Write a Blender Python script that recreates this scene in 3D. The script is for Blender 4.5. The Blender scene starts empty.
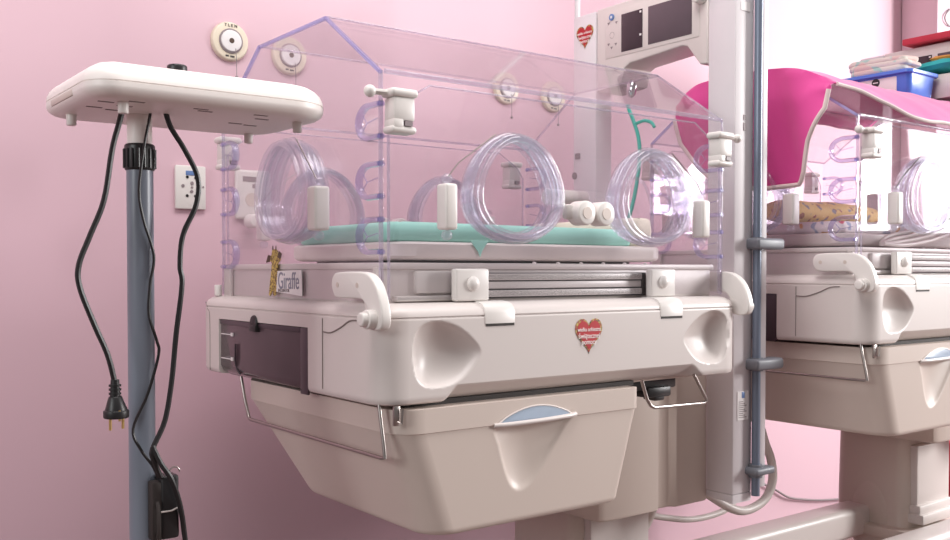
import bpy, bmesh, math, random
from mathutils import Vector, Matrix
random.seed(7)
sc = bpy.context.scene
C = sc.collection
R = math.radians

# ------------------------------------------------------------------ camera, world, lights, exposure
cam_data = bpy.data.cameras.new('camera')
cam_data.sensor_width = 36.0
cam_data.lens = 36.0 * 965.0 / 950.0
cam_data.shift_y = 24.6 / 950.0
cam_data.clip_start = 0.05
cam = bpy.data.objects.new('camera', cam_data)
cam.location = (-0.797, -1.303, 1.05)
cam.rotation_euler = (R(90 - 1.4), 0, -math.atan2(0.602, 0.799))
C.objects.link(cam)
sc.camera = cam

world = bpy.data.worlds.new('world')
sc.world = world
world.use_nodes = True
wbg = world.node_tree.nodes['Background']
wbg.inputs[0].default_value = (1.0, 0.95, 0.95, 1)
wbg.inputs[1].default_value = 0.22

def area(name, loc, target, sx, sy, power, col=(1, 1, 1)):
    l = bpy.data.lights.new(name, 'AREA')
    l.shape = 'RECTANGLE'; l.size = sx; l.size_y = sy; l.energy = power; l.color = col
    o = bpy.data.objects.new(name, l); C.objects.link(o)
    o.location = loc
    o.rotation_euler = (Vector(target) - Vector(loc)).to_track_quat('-Z', 'Y').to_euler()
    return o
area('window_daylight', (4.7, -0.60, 2.1), (1.0, 0.1, 1.3), 2.2, 1.7, 92, (0.97, 0.98, 1.0))
area('front_window_daylight', (4.7, -2.38, 2.0), (0.0, 0.1, 1.0), 0.85, 1.4, 170, (1.0, 0.985, 0.97))
area('ceiling_lamp', (0.0, -0.35, 2.9), (-0.1, 0.25, 0.0), 2.6, 0.9, 44, (1.0, 0.96, 0.95))

area('left_fill', (-3.8, -0.9, 2.1), (0.2, 0.1, 1.0), 1.4, 1.2, 46, (0.97, 1.0, 1.0))  # unseen fill light, added on the left to brighten the left-facing ends

sc.view_settings.view_transform = 'Standard'
sc.view_settings.look = 'None'
sc.view_settings.gamma = 1.0
sc.view_settings.exposure = 0.22
sc.view_settings.use_curve_mapping = False
sc.cycles.transparent_max_bounces = 40
sc.cycles.max_bounces = 10
sc.cycles.use_denoising = True
sc.cycles.caustics_reflective = False
sc.cycles.caustics_refractive = False

# ------------------------------------------------------------------ materials
def mat_new(name):
    m = bpy.data.materials.new(name); m.use_nodes = True
    nt = m.node_tree; nt.nodes.clear()
    out = nt.nodes.new('ShaderNodeOutputMaterial')
    return m, nt, out
def plain(name, col, rough=0.45, metal=0.0, var=0.04, scale=30, bump=0.0, spec=0.5, sheen=0.0):
    m, nt, out = mat_new(name)
    b = nt.nodes.new('ShaderNodeBsdfPrincipled')
    tc = nt.nodes.new('ShaderNodeTexCoord')
    n = nt.nodes.new('ShaderNodeTexNoise'); n.inputs['Scale'].default_value = scale; n.inputs['Detail'].default_value = 3
    nt.links.new(tc.outputs['Object'], n.inputs['Vector'])
    mx = nt.nodes.new('ShaderNodeMix'); mx.data_type = 'RGBA'
    mx.inputs['A'].default_value = tuple(c * (1 - var) for c in col) + (1,)
    mx.inputs['B'].default_value = tuple(min(1, c * (1 + var)) for c in col) + (1,)
    nt.links.new(n.outputs['Fac'], mx.inputs['Factor'])
    nt.links.new(mx.outputs['Result'], b.inputs['Base Color'])
    b.inputs['Roughness'].default_value = rough
    b.inputs['Metallic'].default_value = metal
    b.inputs['Specular IOR Level'].default_value = spec
    if sheen: b.inputs['Sheen Weight'].default_value = sheen
    if bump:
        bp = nt.nodes.new('ShaderNodeBump'); bp.inputs['Strength'].default_value = bump; bp.inputs['Distance'].default_value = 0.003
        nt.links.new(n.outputs['Fac'], bp.inputs['Height']); nt.links.new(bp.outputs['Normal'], b.inputs['Normal'])
    nt.links.new(b.outputs[0], out.inputs[0])
    return m
def clear(name, tint, ior=1.45, rough=0.03, haze=0.0, hazecol=(1, 1, 1), gain=1.0):
    """thin clear plastic: see-through with a Fresnel shine and a little surface haze"""
    m, nt, out = mat_new(name)
    tr = nt.nodes.new('ShaderNodeBsdfTransparent'); tr.inputs[0].default_value = tint + (1,)
    gl = nt.nodes.new('ShaderNodeBsdfGlossy'); gl.inputs['Roughness'].default_value = rough
    fr = nt.nodes.new('ShaderNodeFresnel')
    ge = nt.nodes.new('ShaderNodeNewGeometry'); im = nt.nodes.new('ShaderNodeMapRange')
    im.inputs['To Min'].default_value = ior; im.inputs['To Max'].default_value = 1.0 / ior      # same shine on both faces of a sheet
    nt.links.new(ge.outputs['Backfacing'], im.inputs['Value']); nt.links.new(im.outputs[0], fr.inputs[0])
    tc = nt.nodes.new('ShaderNodeTexCoord')
    n = nt.nodes.new('ShaderNodeTexNoise'); n.inputs['Scale'].default_value = 6
    nt.links.new(tc.outputs['Object'], n.inputs['Vector'])
    base = tr.outputs[0]
    if haze:
        df = nt.nodes.new('ShaderNodeBsdfDiffuse'); df.inputs[0].default_value = hazecol + (1,)
        tl = nt.nodes.new('ShaderNodeBsdfTranslucent'); tl.inputs[0].default_value = hazecol + (1,)
        ad = nt.nodes.new('ShaderNodeMixShader'); ad.inputs[0].default_value = 0.5
        nt.links.new(df.outputs[0], ad.inputs[1]); nt.links.new(tl.outputs[0], ad.inputs[2])
        mh = nt.nodes.new('ShaderNodeMixShader')
        mr = nt.nodes.new('ShaderNodeMapRange'); mr.inputs['To Min'].default_value = haze * 0.75; mr.inputs['To Max'].default_value = haze * 1.25
        nt.links.new(n.outputs['Fac'], mr.inputs['Value']); nt.links.new(mr.outputs[0], mh.inputs[0])
        nt.links.new(base, mh.inputs[1]); nt.links.new(ad.outputs[0], mh.inputs[2]); base = mh.outputs[0]
    ml = nt.nodes.new('ShaderNodeMath'); ml.operation = 'MULTIPLY'; ml.inputs[1].default_value = gain; ml.use_clamp = True
    nt.links.new(fr.outputs[0], ml.inputs[0])
    mx = nt.nodes.new('ShaderNodeMixShader')
    nt.links.new(ml.outputs[0], mx.inputs[0]); nt.links.new(base, mx.inputs[1]); nt.links.new(gl.outputs[0], mx.inputs[2])
    nt.links.new(mx.outputs[0], out.inputs[0])
    return m
def blotch(name, base, cols, scale=25, thr=0.6, rough=0.8):
    """printed cloth: coloured patches over a base colour"""
    m, nt, out = mat_new(name)
    b = nt.nodes.new('ShaderNodeBsdfPrincipled'); b.inputs['Roughness'].default_value = rough
    tc = nt.nodes.new('ShaderNodeTexCoord')
    prev = None
    for i, c in enumerate(cols):
        mp = nt.nodes.new('ShaderNodeMapping'); mp.inputs['Location'].default_value = (i * 3.1, i * 1.7, i * 2.3)
        nt.links.new(tc.outputs['Object'], mp.inputs[0])
        n = nt.nodes.new('ShaderNodeTexNoise'); n.inputs['Scale'].default_value = scale; n.inputs['Detail'].default_value = 1
        nt.links.new(mp.outputs[0], n.inputs['Vector'])
        r = nt.nodes.new('ShaderNodeMapRange'); r.inputs['From Min'].default_value = thr; r.inputs['From Max'].default_value = thr + 0.03
        nt.links.new(n.outputs['Fac'], r.inputs['Value'])
        mx = nt.nodes.new('ShaderNodeMix'); mx.data_type = 'RGBA'
        if prev is None: mx.inputs['A'].default_value = base + (1,)
        else: nt.links.new(prev, mx.inputs['A'])
        mx.inputs['B'].default_value = c + (1,)
        nt.links.new(r.outputs[0], mx.inputs['Factor']); prev = mx.outputs['Result']
    nt.links.new(prev, b.inputs['Base Color']); nt.links.new(b.outputs[0], out.inputs[0])
    return m

M = {}
M['wall'] = plain('pink_wall_paint', (0.69, 0.465, 0.53), 0.7, var=0.015, scale=2.0, bump=0.05)
M['floor'] = plain('floor_vinyl', (0.20, 0.13, 0.12), 0.45, var=0.08, scale=8)
M['ceil'] = plain('ceiling_paint', (0.85, 0.82, 0.82), 0.8)
M['shell'] = plain('warm_white_plastic', (0.66, 0.60, 0.575), 0.38, var=0.012, scale=5)
M['shell2'] = plain('cream_plastic', (0.62, 0.53, 0.475), 0.4, var=0.015, scale=5)
M['white'] = plain('white_plastic', (0.74, 0.70, 0.67), 0.35, var=0.01)
M['lampw'] = plain('lamp_white_plastic', (0.86, 0.80, 0.765), 0.42, var=0.012, scale=6)
M['ivory'] = plain('ivory_plastic', (0.76, 0.66, 0.53), 0.4)
M['grey'] = plain('grey_plastic', (0.17, 0.175, 0.20), 0.45)
M['pole'] = plain('blue_grey_paint', (0.20, 0.225, 0.275), 0.35, var=0.02)
M['alu'] = plain('lavender_grey_aluminium', (0.68, 0.635, 0.655), 0.42, metal=0.0, var=0.015)
M['steel'] = plain('brushed_steel', (0.40, 0.36, 0.34), 0.3, metal=1.0)
M['chrome'] = plain('chrome', (0.85, 0.85, 0.88), 0.12, metal=1.0)
M['bluepipe'] = plain('blue_grey_pipe', (0.17, 0.20, 0.265), 0.3, metal=0.2)
M['black'] = plain('black_rubber', (0.012, 0.011, 0.012), 0.4, var=0.1)
M['gap'] = plain('dark_gap', (0.03, 0.022, 0.02), 0.7)
M['seam'] = plain('seam_shadow_line', (0.22, 0.18, 0.17), 0.7)
M['brass'] = plain('brass_pin', (0.75, 0.52, 0.22), 0.3, metal=1.0)
M['screen'] = plain('dark_screen', (0.035, 0.02, 0.028), 0.15, var=0.02)
M['screen2'] = plain('grey_screen', (0.085, 0.062, 0.075), 0.2, var=0.03)
M['blue'] = plain('blue_mark', (0.13, 0.22, 0.45), 0.4)
M['lidblue'] = plain('pale_blue_insert', (0.36, 0.43, 0.53), 0.25)
M['red'] = plain('red_sticker', (0.45, 0.006, 0.014), 0.4)
M['gold'] = blotch('folk_border', (0.50, 0.38, 0.10), [(0.03, 0.06, 0.02), (0.35, 0.02, 0.02)], 260, 0.52, 0.5)
M['text'] = plain('white_print', (0.9, 0.82, 0.80), 0.5)
M['greytext'] = plain('grey_print', (0.24, 0.24, 0.30), 0.5)
M['darktext'] = plain('dark_print', (0.06, 0.05, 0.05), 0.5)
M['paper'] = plain('label_paper', (0.78, 0.74, 0.74), 0.5)
M['giraffe'] = blotch('giraffe_coat', (0.62, 0.45, 0.12), [(0.12, 0.06, 0.03)], 330, 0.5, 0.6)
M['brown'] = plain('brown_print', (0.08, 0.045, 0.03), 0.6)
M['mint'] = plain('mint_sheet', (0.33, 0.66, 0.57), 0.75, var=0.05, scale=12, bump=0.3)
M['magenta'] = plain('magenta_cloth', (0.62, 0.045, 0.26), 0.7, var=0.06, scale=9, bump=0.4, sheen=0.3)
M['piping'] = plain('greyish_piping', (0.70, 0.58, 0.56), 0.7)
M['boxblue'] = plain('blue_box_plastic', (0.09, 0.22, 0.72), 0.22)
M['cloth'] = blotch('printed_towel', (0.70, 0.66, 0.60), [(0.38, 0.60, 0.54), (0.70, 0.54, 0.50)], 16, 0.54)
M['teal'] = plain('teal_cloth', (0.03, 0.42, 0.42), 0.7, var=0.1)
M['orange'] = plain('orange_cloth', (0.75, 0.32, 0.06), 0.7, var=0.1)
M['bag'] = plain('crumpled_paper', (0.66, 0.60, 0.55), 0.6, var=0.2, scale=14)
M['redcloth'] = plain('red_cloth', (0.55, 0.03, 0.06), 0.6)
M['yellow'] = blotch('yellow_printed_blanket', (0.68, 0.47, 0.20), [(0.35, 0.14, 0.10), (0.25, 0.22, 0.25)], 38, 0.62)
M['printsheet'] = blotch('white_printed_sheet', (0.78, 0.72, 0.74), [(0.70, 0.35, 0.12), (0.65, 0.14, 0.20), (0.35, 0.40, 0.55)], 30, 0.64)
M['cream'] = plain('cream_pad', (0.80, 0.75, 0.62), 0.8, bump=0.3)
M['hose'] = plain('white_hose', (0.66, 0.60, 0.57), 0.4)
M['cable'] = plain('grey_cable', (0.26, 0.21, 0.22), 0.5)
M['green'] = plain('green_tube', (0.05, 0.42, 0.34), 0.3)
M['acrylic'] = clear('clear_acrylic', (0.985, 0.975, 0.985), 1.45, 0.02, haze=0.018, hazecol=(1.0, 0.95, 0.97), gain=0.9)
M['edge'] = clear('acrylic_edge', (0.74, 0.73, 0.92), 1.45, 0.1, haze=0.30, hazecol=(0.66, 0.66, 0.92))
M['edgeclear'] = clear('acrylic_edge_clear', (0.88, 0.86, 0.92), 1.45, 0.05, haze=0.2, hazecol=(0.9, 0.86, 0.93))
M['tube'] = clear('clear_tubing', (0.955, 0.95, 0.985), 1.5, 0.1, haze=0.11, hazecol=(0.95, 0.945, 1.0), gain=1.5)
M['slot'] = clear('violet_gasket', (0.85, 0.83, 0.955), 1.5, 0.08, haze=0.09, hazecol=(0.74, 0.72, 0.95), gain=1.5)
M['tank'] = clear('smoked_plastic', (0.34, 0.235, 0.27), 1.5, 0.06, haze=0.5, hazecol=(0.37, 0.25, 0.29))
M['smoke'] = plain('smoked_frame', (0.05, 0.032, 0.042), 0.3)

# ------------------------------------------------------------------ mesh helpers
def add(bm, tmp, mtx=None):
    if mtx is not None: tmp.transform(mtx)
    me = bpy.data.meshes.new('tmp'); tmp.to_mesh(me); tmp.free()
    bm.from_mesh(me); bpy.data.meshes.remove(me)
def box(bm, x0, x1, y0, y1, z0, z1, r=0.0, seg=2, mtx=None):
    t = bmesh.new()
    bmesh.ops.create_cube(t, size=1.0)
    for v in t.verts:
        v.co = Vector((x0 + (v.co.x + .5) * (x1 - x0), y0 + (v.co.y + .5) * (y1 - y0), z0 + (v.co.z + .5) * (z1 - z0)))
    if r: bmesh.ops.bevel(t, geom=t.edges[:], offset=min(r, .49 * min(x1 - x0, y1 - y0, z1 - z0)), segments=seg, affect='EDGES', profile=0.5)
    add(bm, t, mtx)
def cyl(bm, p1, p2, r1, r2=None, seg=24, bev=0.0):
    r2 = r1 if r2 is None else r2
    p1, p2 = Vector(p1), Vector(p2)
    t = bmesh.new()
    bmesh.ops.create_cone(t, cap_ends=True, segments=seg, radius1=r1, radius2=r2, depth=(p2 - p1).length)
    if bev:
        ed = [e for e in t.edges if len(e.link_faces) == 2 and any(len(f.verts) > 4 for f in e.link_faces)]
        bmesh.ops.bevel(t, geom=ed, offset=bev, segments=3, affect='EDGES', profile=0.5)
    q = (p2 - p1).to_track_quat('Z', 'Y')
    add(bm, t, Matrix.Translation((p1 + p2) / 2) @ q.to_matrix().to_4x4())
def ball(bm, c, r, sx=1, sy=1, sz=1, seg=16):
    t = bmesh.new(); bmesh.ops.create_uvsphere(t, u_segments=seg, v_segments=seg // 2 + 2, radius=r)
    add(bm, t, Matrix.Translation(c) @ Matrix.Diagonal((sx, sy, sz, 1)))
def smooth_path(pts, n=8, closed=False):
    pts = [Vector(p) for p in pts]; out = []; N = len(pts)
    for i in range(N if closed else N - 1):
        if closed: p0, p1, p2, p3 = pts[i - 1], pts[i], pts[(i + 1) % N], pts[(i + 2) % N]
        else: p0, p1, p2, p3 = pts[max(i - 1, 0)], pts[i], pts[i + 1], pts[min(i + 2, N - 1)]
        for k in range(n):
            t = k / n
            out.append(0.5 * ((2 * p1) + (-p0 + p2) * t + (2 * p0 - 5 * p1 + 4 * p2 - p3) * t * t + (-p0 + 3 * p1 - 3 * p2 + p3) * t ** 3))
    if not closed: out.append(pts[-1])
    return out
def tube(bm, pts, r, seg=10, closed=False, smooth=0, sx=1.0):
    pts = smooth_path(pts, smooth, closed) if smooth else [Vector(p) for p in pts]
    N = len(pts); rings = []
    prev = None
    for i, p in enumerate(pts):
        if closed: d = pts[(i + 1) % N] - pts[i - 1]
        else: d = pts[min(i + 1, N - 1)] - pts[max(i - 1, 0)]
        d.normalize()
        if prev is None:
            a = Vector((0, 0, 1)) if abs(d.z) < 0.9 else Vector((1, 0, 0))
            u = d.cross(a).normalized()
        else:
            u = (prev - d * prev.dot(d)).normalized()
        prev = u; w = d.cross(u)
        rings.append([bm.verts.new(p + (u * math.cos(2 * math.pi * k / seg) * sx + w * math.sin(2 * math.pi * k / seg)) * r) for k in range(seg)])
    for i in range(N if closed else N - 1):
        a, b = rings[i], rings[(i + 1) % N]
        off = 0
        if closed and i == N - 1:
            off = min(range(seg), key=lambda o: (b[o].co - a[0].co).length)
        for k in range(seg):
            bm.faces.new((a[k], a[(k + 1) % seg], b[(k + 1 + off) % seg], b[(k + off) % seg]))
    if not closed:
        bm.faces.new(rings[0][::-1]); bm.faces.new(rings[-1])
def prism(bm, pts, axis, a0, a1, bev=0.0, seg=2):
    """polygon pts in the two other axes (order x,y,z) extruded along axis"""
    t = bmesh.new()
    def P(u, v, w):
        return {'x': (w, u, v), 'y': (u, w, v), 'z': (u, v, w)}[axis]
    A = [t.verts.new(P(u, v, a0)) for u, v in pts]; B = [t.verts.new(P(u, v, a1)) for u, v in pts]
    fa = t.faces.new(A); fb = t.faces.new(B[::-1])
    n = len(pts)
    for i in range(n): t.faces.new((A[i], B[i], B[(i + 1) % n], A[(i + 1) % n]))
    bmesh.ops.recalc_face_normals(t, faces=t.faces[:])
    if bev:
        ed = [e for e in t.edges if fa in e.link_faces or fb in e.link_faces]
        bmesh.ops.bevel(t, geom=ed, offset=bev, segments=seg, affect='EDGES', profile=0.5)
    add(bm, t)
def loft(bm, rings, cap0=True, cap1=True):
    V = [[bm.verts.new(p) for p in r] for r in rings]
    n = len(V[0])
    for a, b in zip(V, V[1:]):
        for k in range(n): bm.faces.new((a[k], a[(k + 1) % n], b[(k + 1) % n], b[k]))
    if cap0: bm.faces.new(V[0][::-1])
    if cap1: bm.faces.new(V[-1])
def rrect(x0, x1, y0, y1, r, seg=8):
    out = []
    for cx, cy, a0 in ((x0 + r, y0 + r, 180), (x1 - r, y0 + r, 270), (x1 - r, y1 - r, 0), (x0 + r, y1 - r, 90)):
        for k in range(seg + 1):
            a = R(a0 + 90 * k / seg); out.append((cx + r * math.cos(a), cy + r * math.sin(a)))
    return out
def new(): return bmesh.new()
def obj(name, bm, m, parent=None, angle=40, label=None):
    me = bpy.data.meshes.new(name)
    bmesh.ops.recalc_face_normals(bm, faces=bm.faces[:])
    bm.to_mesh(me); bm.free()
    me.materials.append(M[m] if isinstance(m, str) else m)
    me.shade_smooth(); me.set_sharp_from_angle(angle=R(angle))
    o = bpy.data.objects.new(name, me); C.objects.link(o)
    if parent is not None: o.parent = parent
    if label: o['label'] = label
    return o
def tag(o, label, cat, group=None):
    o['label'] = label; o['category'] = cat
    if group: o['group'] = group
    return o
def thing(name, loc, label, cat, group=None):
    o = bpy.data.objects.new(name, None); o.empty_display_size = .1; C.objects.link(o); o.location = loc
    return tag(o, label, cat, group)
def text(name, s, size, mtx, m, parent, thick=0.0004):
    cu = bpy.data.curves.new(name, 'FONT'); cu.body = s; cu.size = size; cu.align_x = 'CENTER'; cu.align_y = 'CENTER'; cu.extrude = thick
    t = bpy.data.objects.new(name, cu); C.objects.link(t)
    bpy.context.view_layer.update()
    me = bpy.data.meshes.new_from_object(t.evaluated_get(bpy.context.evaluated_depsgraph_get()))
    bpy.data.objects.remove(t); bpy.data.curves.remove(cu)
    me.transform(mtx); me.materials.clear(); me.materials.append(M[m]); me.name = name
    o = bpy.data.objects.new(name, me); C.objects.link(o); o.parent = parent
    return o
FRONT = Matrix(((1, 0, 0, 0), (0, 0, -1, 0), (0, 1, 0, 0), (0, 0, 0, 1)))           # text facing -Y
LEFT = Matrix(((0, 0, -1, 0), (-1, 0, 0, 0), (0, 1, 0, 0), (0, 0, 0, 1)))            # text facing -X
def T(x, y, z): return Matrix.Translation((x, y, z))
def poly_depth(pts, u, v):
    """distance inside a polygon (negative outside)"""
    ins = False; best = 1e9; n = len(pts)
    for i in range(n):
        (x1, y1), (x2, y2) = pts[i], pts[(i + 1) % n]
        if (y1 > v) != (y2 > v) and u < (x2 - x1) * (v - y1) / (y2 - y1) + x1: ins = not ins
        dx, dy = x2 - x1, y2 - y1
        t = max(0, min(1, ((u - x1) * dx + (v - y1) * dy) / (dx * dx + dy * dy)))
        best = min(best, math.hypot(u - x1 - t * dx, v - y1 - t * dy))
    return best if ins else -best
def bowl(pts, u, v, c):
    """0 on the outline of a polygon and outside it, rising to 1 at c"""
    du, dv = u - c[0], v - c[1]; r = math.hypot(du, dv)
    if r < 1e-6: return 1.0
    du /= r; dv /= r; best = None
    for i in range(len(pts)):
        (x1, y1), (x2, y2) = pts[i], pts[(i + 1) % len(pts)]
        ex, ey = x2 - x1, y2 - y1; den = du * ey - dv * ex
        if abs(den) < 1e-12: continue
        t = ((x1 - c[0]) * ey - (y1 - c[1]) * ex) / den; w = ((x1 - c[0]) * dv - (y1 - c[1]) * du) / den
        if t > 0 and -1e-6 <= w <= 1 + 1e-6: best = t if best is None else max(best, t)
    q = r / best if best else 2
    return max(0.0, 1 - q * q)
def sm(a, b, x):
    t = max(0, min(1, (x - a) / (b - a))); return t * t * (3 - 2 * t)
def closed_smooth2(pts, n=6):
    return [(p.x, p.y) for p in smooth_path([(a, b, 0) for a, b in pts], n, True)]

# ------------------------------------------------------------------ the room
WY = 1.0; PX = 3.30; PY = 0.833
def structure(o): o['kind'] = 'structure'; return o
b = new(); box(b, -4.5, 6.0, WY, WY + .15, 0, 3.1); structure(obj('wall_back', b, 'wall'))
b = new(); box(b, PX, 6.0, PY, WY - .001, 0, 3.1, 0.012); structure(obj('trim_1', b, 'wall'))
b = new(); box(b, -4.5, 6.0, -4.0, WY + .15, -.1, 0); structure(obj('floor', b, 'floor'))
b = new(); box(b, 6.0, 6.15, -4.0, WY + .15, 0, 3.1); structure(obj('wall_right', b, 'wall'))
b = new(); box(b, -4.5, PX, WY - .015, WY, 0, .045, .004); structure(obj('baseboard_back', b, 'shell2'))

# ------------------------------------------------------------------ the incubator
inc = thing('infant_incubator', (0, 0, 0),
            'white incubator with clear hood and red heart on its bumper, nearest the lamp', 'incubator', 'infant incubators')
FIXED = []          # parts that stand on the floor and do not rise with the bed

# chassis: one dense shell with hand scoops, a chamfered lower edge and the tank recess
scoopL = closed_smooth2([(.060, .90), (.060, .935), (.070, .957), (.09, .967), (.115, .968), (.15, .957), (.18, .936), (.197, .914), (.188, .895), (.165, .873), (.14, .861), (.112, .857), (.085, .860), (.068, .874)], 4)
scoopR = [(.912 - x, z) for x, z in scoopL]
def edge_z(x):
    if x < .115 or x > .785: return .832
    return .832 + .028 * min(sm(.115, .150, x), sm(.785, .735, x))
levels = [(.832, .016), (.8325, .008), (.835, .003), (.839, .0008), (.8425, 0)]
z = .846
while z < .9465: levels.append((z, 0)); z += .0021
levels += [(.9485, 0), (.949, 0), (.951, 0), (.953, 0), (.955, 0), (.957, 0), (.959, 0), (.961, 0), (.963, 0), (.965, 0), (.967, 0), (.969, 0), (.9705, 0), (.972, .0005), (.973, .0028), (.9742, .0028), (.9752, .0005), (.979, .0008), (.984, .003), (.9885, .0075), (.9925, .0145), (.995, .022), (.9965, .032)]
def chassis_ring(zv, ins):
    r = .050; rb = .085 - ins; X0, X1, Y0, Y1 = ins, .9 - ins, ins, .80 - ins; rr = max(r - ins, .01); pts = []
    nx = 300
    def arc(cx, cy, a0, rr=rr):
        for k in range(1, 8):
            a = R(a0 + 90 * k / 8); pts.append([cx + rr * math.cos(a), cy + rr * math.sin(a), zv])
    for k in range(nx + 1): pts.append([X0 + rr + (X1 - X0 - 2 * rr) * k / nx, Y0, zv])
    arc(X1 - rr, Y0 + rr, 270)
    for k in range(9): pts.append([X1, Y0 + rr + (Y1 - Y0 - 2 * rr) * k / 8, zv])
    arc(X1 - rr, Y1 - rr, 0)
    for k in range(9): pts.append([X1 - rr - (X1 - X0 - rr - rb) * k / 8, Y1, zv])
    arc(X0 + rb, Y1 - rb, 90, rb)
    for yy in (Y1 - rb, .69, .659, .6585, .60, .55, .50, .45, .40, .35, .30, .2515, .251, .22, .18, .14, .10, Y0 + rr): pts.append([X0, yy, zv])
    arc(X0 + rr, Y0 + rr, 180)
    for i, p in enumerate(pts):
        if i <= nx:
            ez = edge_z(p[0])
            if zv < ez: p[1] += (ez - zv) * 1.15
            for s, c in ((scoopL, (.110, .915)), (scoopR, (.802, .915))):
                q = bowl(s, p[0], zv, c)
                if q > 0: p[1] += .030 * (q * sm(-.10, .22, q)) ** .8
        elif abs(p[0] - X0) < 1e-6 and .2512 < p[1] < .6588 and zv < .9488: p[0] = .10
    return pts
b = new(); loft(b, [chassis_ring(*l) for l in levels]); chassis = obj('chassis', b, 'shell', inc, 32)
b = new()
tube(b, [(-.0006, .195, .968), (-.0006, .195, .90), (-.0006, .195, .845)], .0009, 6)
obj('seam', b, 'seam', chassis); b = new()
tube(b, [(-.0006, .195, .945), (-.0006, .165, .9445), (-.0006, .13, .955), (-.0006, .10, .967), (-.0006, .075, .969)], .0014, 6, smooth=5)
obj('seam', b, 'seam', chassis); b = new()
tube(b, [(.0, .708, .836), (.0, .708, .95), (.001, .722, .968), (.006, .745, .982)], .0009, 6, smooth=4)
obj('seam', b, 'seam', chassis)
for cx in (.239, .677):
    b = new()
    prism(b, [(-.0012, .960), (-.0014, .978), (.0015, .9865), (.008, .9935), (.018, .9968), (.034, .9982), (.05, .998), (.05, .985), (.01, .960)], 'x', cx - .033, cx + .033, .0015)
    obj('rail_clip', b, 'white', chassis)
    b = new(); box(b, cx - .031, cx + .031, -.0008, .006, .9555, .9605); obj('clip_gap', b, 'gap', chassis)
b = new(); box(b, .06, .60, .03, .10, .824, .8335); obj('drawer_gap', b, 'gap', chassis)

# water tank in the left end
tank_bm = new()
prism(tank_bm, [(.004, .946), (.003, .852), (.009, .838), (.028, .829), (.098, .829), (.098, .946)], 'y', .2525, .6575, .002)
tank = obj('water_tank', tank_bm, 'tank', inc, label='smoked translucent water tank')
b = new()
box(b, .0015, .006, .254, .285, .827, .948, .002); box(b, .0015, .006, .285, .655, .938, .948, .001)
obj('tank_frame', b, 'smoke', tank)
b = new(); cyl(b, (-.004, .478, .947), (.02, .478, .947), .016, seg=24, bev=.003); box(b, -.006, .012, .462, .494, .930, .944, .003)
obj('tank_knob', b, 'black', tank, label='black tank knob')
for zz in (.918, .867):
    b = new(); box(b, .0005, .003, .60, .648, zz - .0009, zz + .0009); box(b, .0005, .003, .588, .598, zz - .003, zz + .004); obj('level_mark', b, 'paper', tank)
b = new()
box(b, .05, .09, .29, .40, .84, .93, .01); cyl(b, (.05, .52, .835), (.05, .52, .935), .018); box(b, .03, .09, .42, .60, .834, .852, .004)
tube(b, [(.02, .33, .93), (.015, .345, .90), (.02, .34, .87), (.03, .31, .845)], .003, 6, smooth=5)
obj('tank_fitting', b, 'gap', tank)
b = new(); tube(b, [(.0015, .575, .90), (.0015, .577, .87), (.0035, .574, .850), (.008, .566, .838)], .0018, 6, smooth=4); obj('tank_rib', b, 'smoke', tank)

# heart stickers
def heart(n=40, w=.034, h=.0385):
    out = []
    for k in range(n):
        t = 2 * math.pi * k / n
        x = 16 * math.sin(t) ** 3 / 16.; y = (13 * math.cos(t) - 5 * math.cos(2 * t) - 2 * math.cos(3 * t) - math.cos(4 * t)) / 17. + .15
        out.append((x * w, y * h))
    return out
def heart_sticker(parent, place, face, scale=1.0):
    """face: matrix turning a sticker in the xy plane (normal +z) to the wall it sits on"""
    def flat(pts, z0, z1):
        t = new(); prism(t, pts, 'z', z0, z1); t.transform(place @ face); return t
    s = obj('heart_sticker', flat([(x * scale, y * scale) for x, y in heart()], 0, .0008), 'gold', parent, label='red heart sticker with gold folk border and white lettering')
    obj('heart_field', flat([(x * .86 * scale, y * .86 * scale + .0004) for x, y in heart()], .0007, .0013), 'red', s)
    for ln, yy, sz in (('wielka orkiestra', .0125, .0098), ('świątecznej', .0005, .0122), ('pomocy', -.0108, .0125)):
        text('lettering', ln, sz * scale, place @ face @ T(0, yy * scale, .0015) @ Matrix.Diagonal((.92, 1.1, 1, 1)), 'text', s)
    return s
heart_sticker(inc, T(.449, -.0002, .929), FRONT, 1.0)

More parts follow.
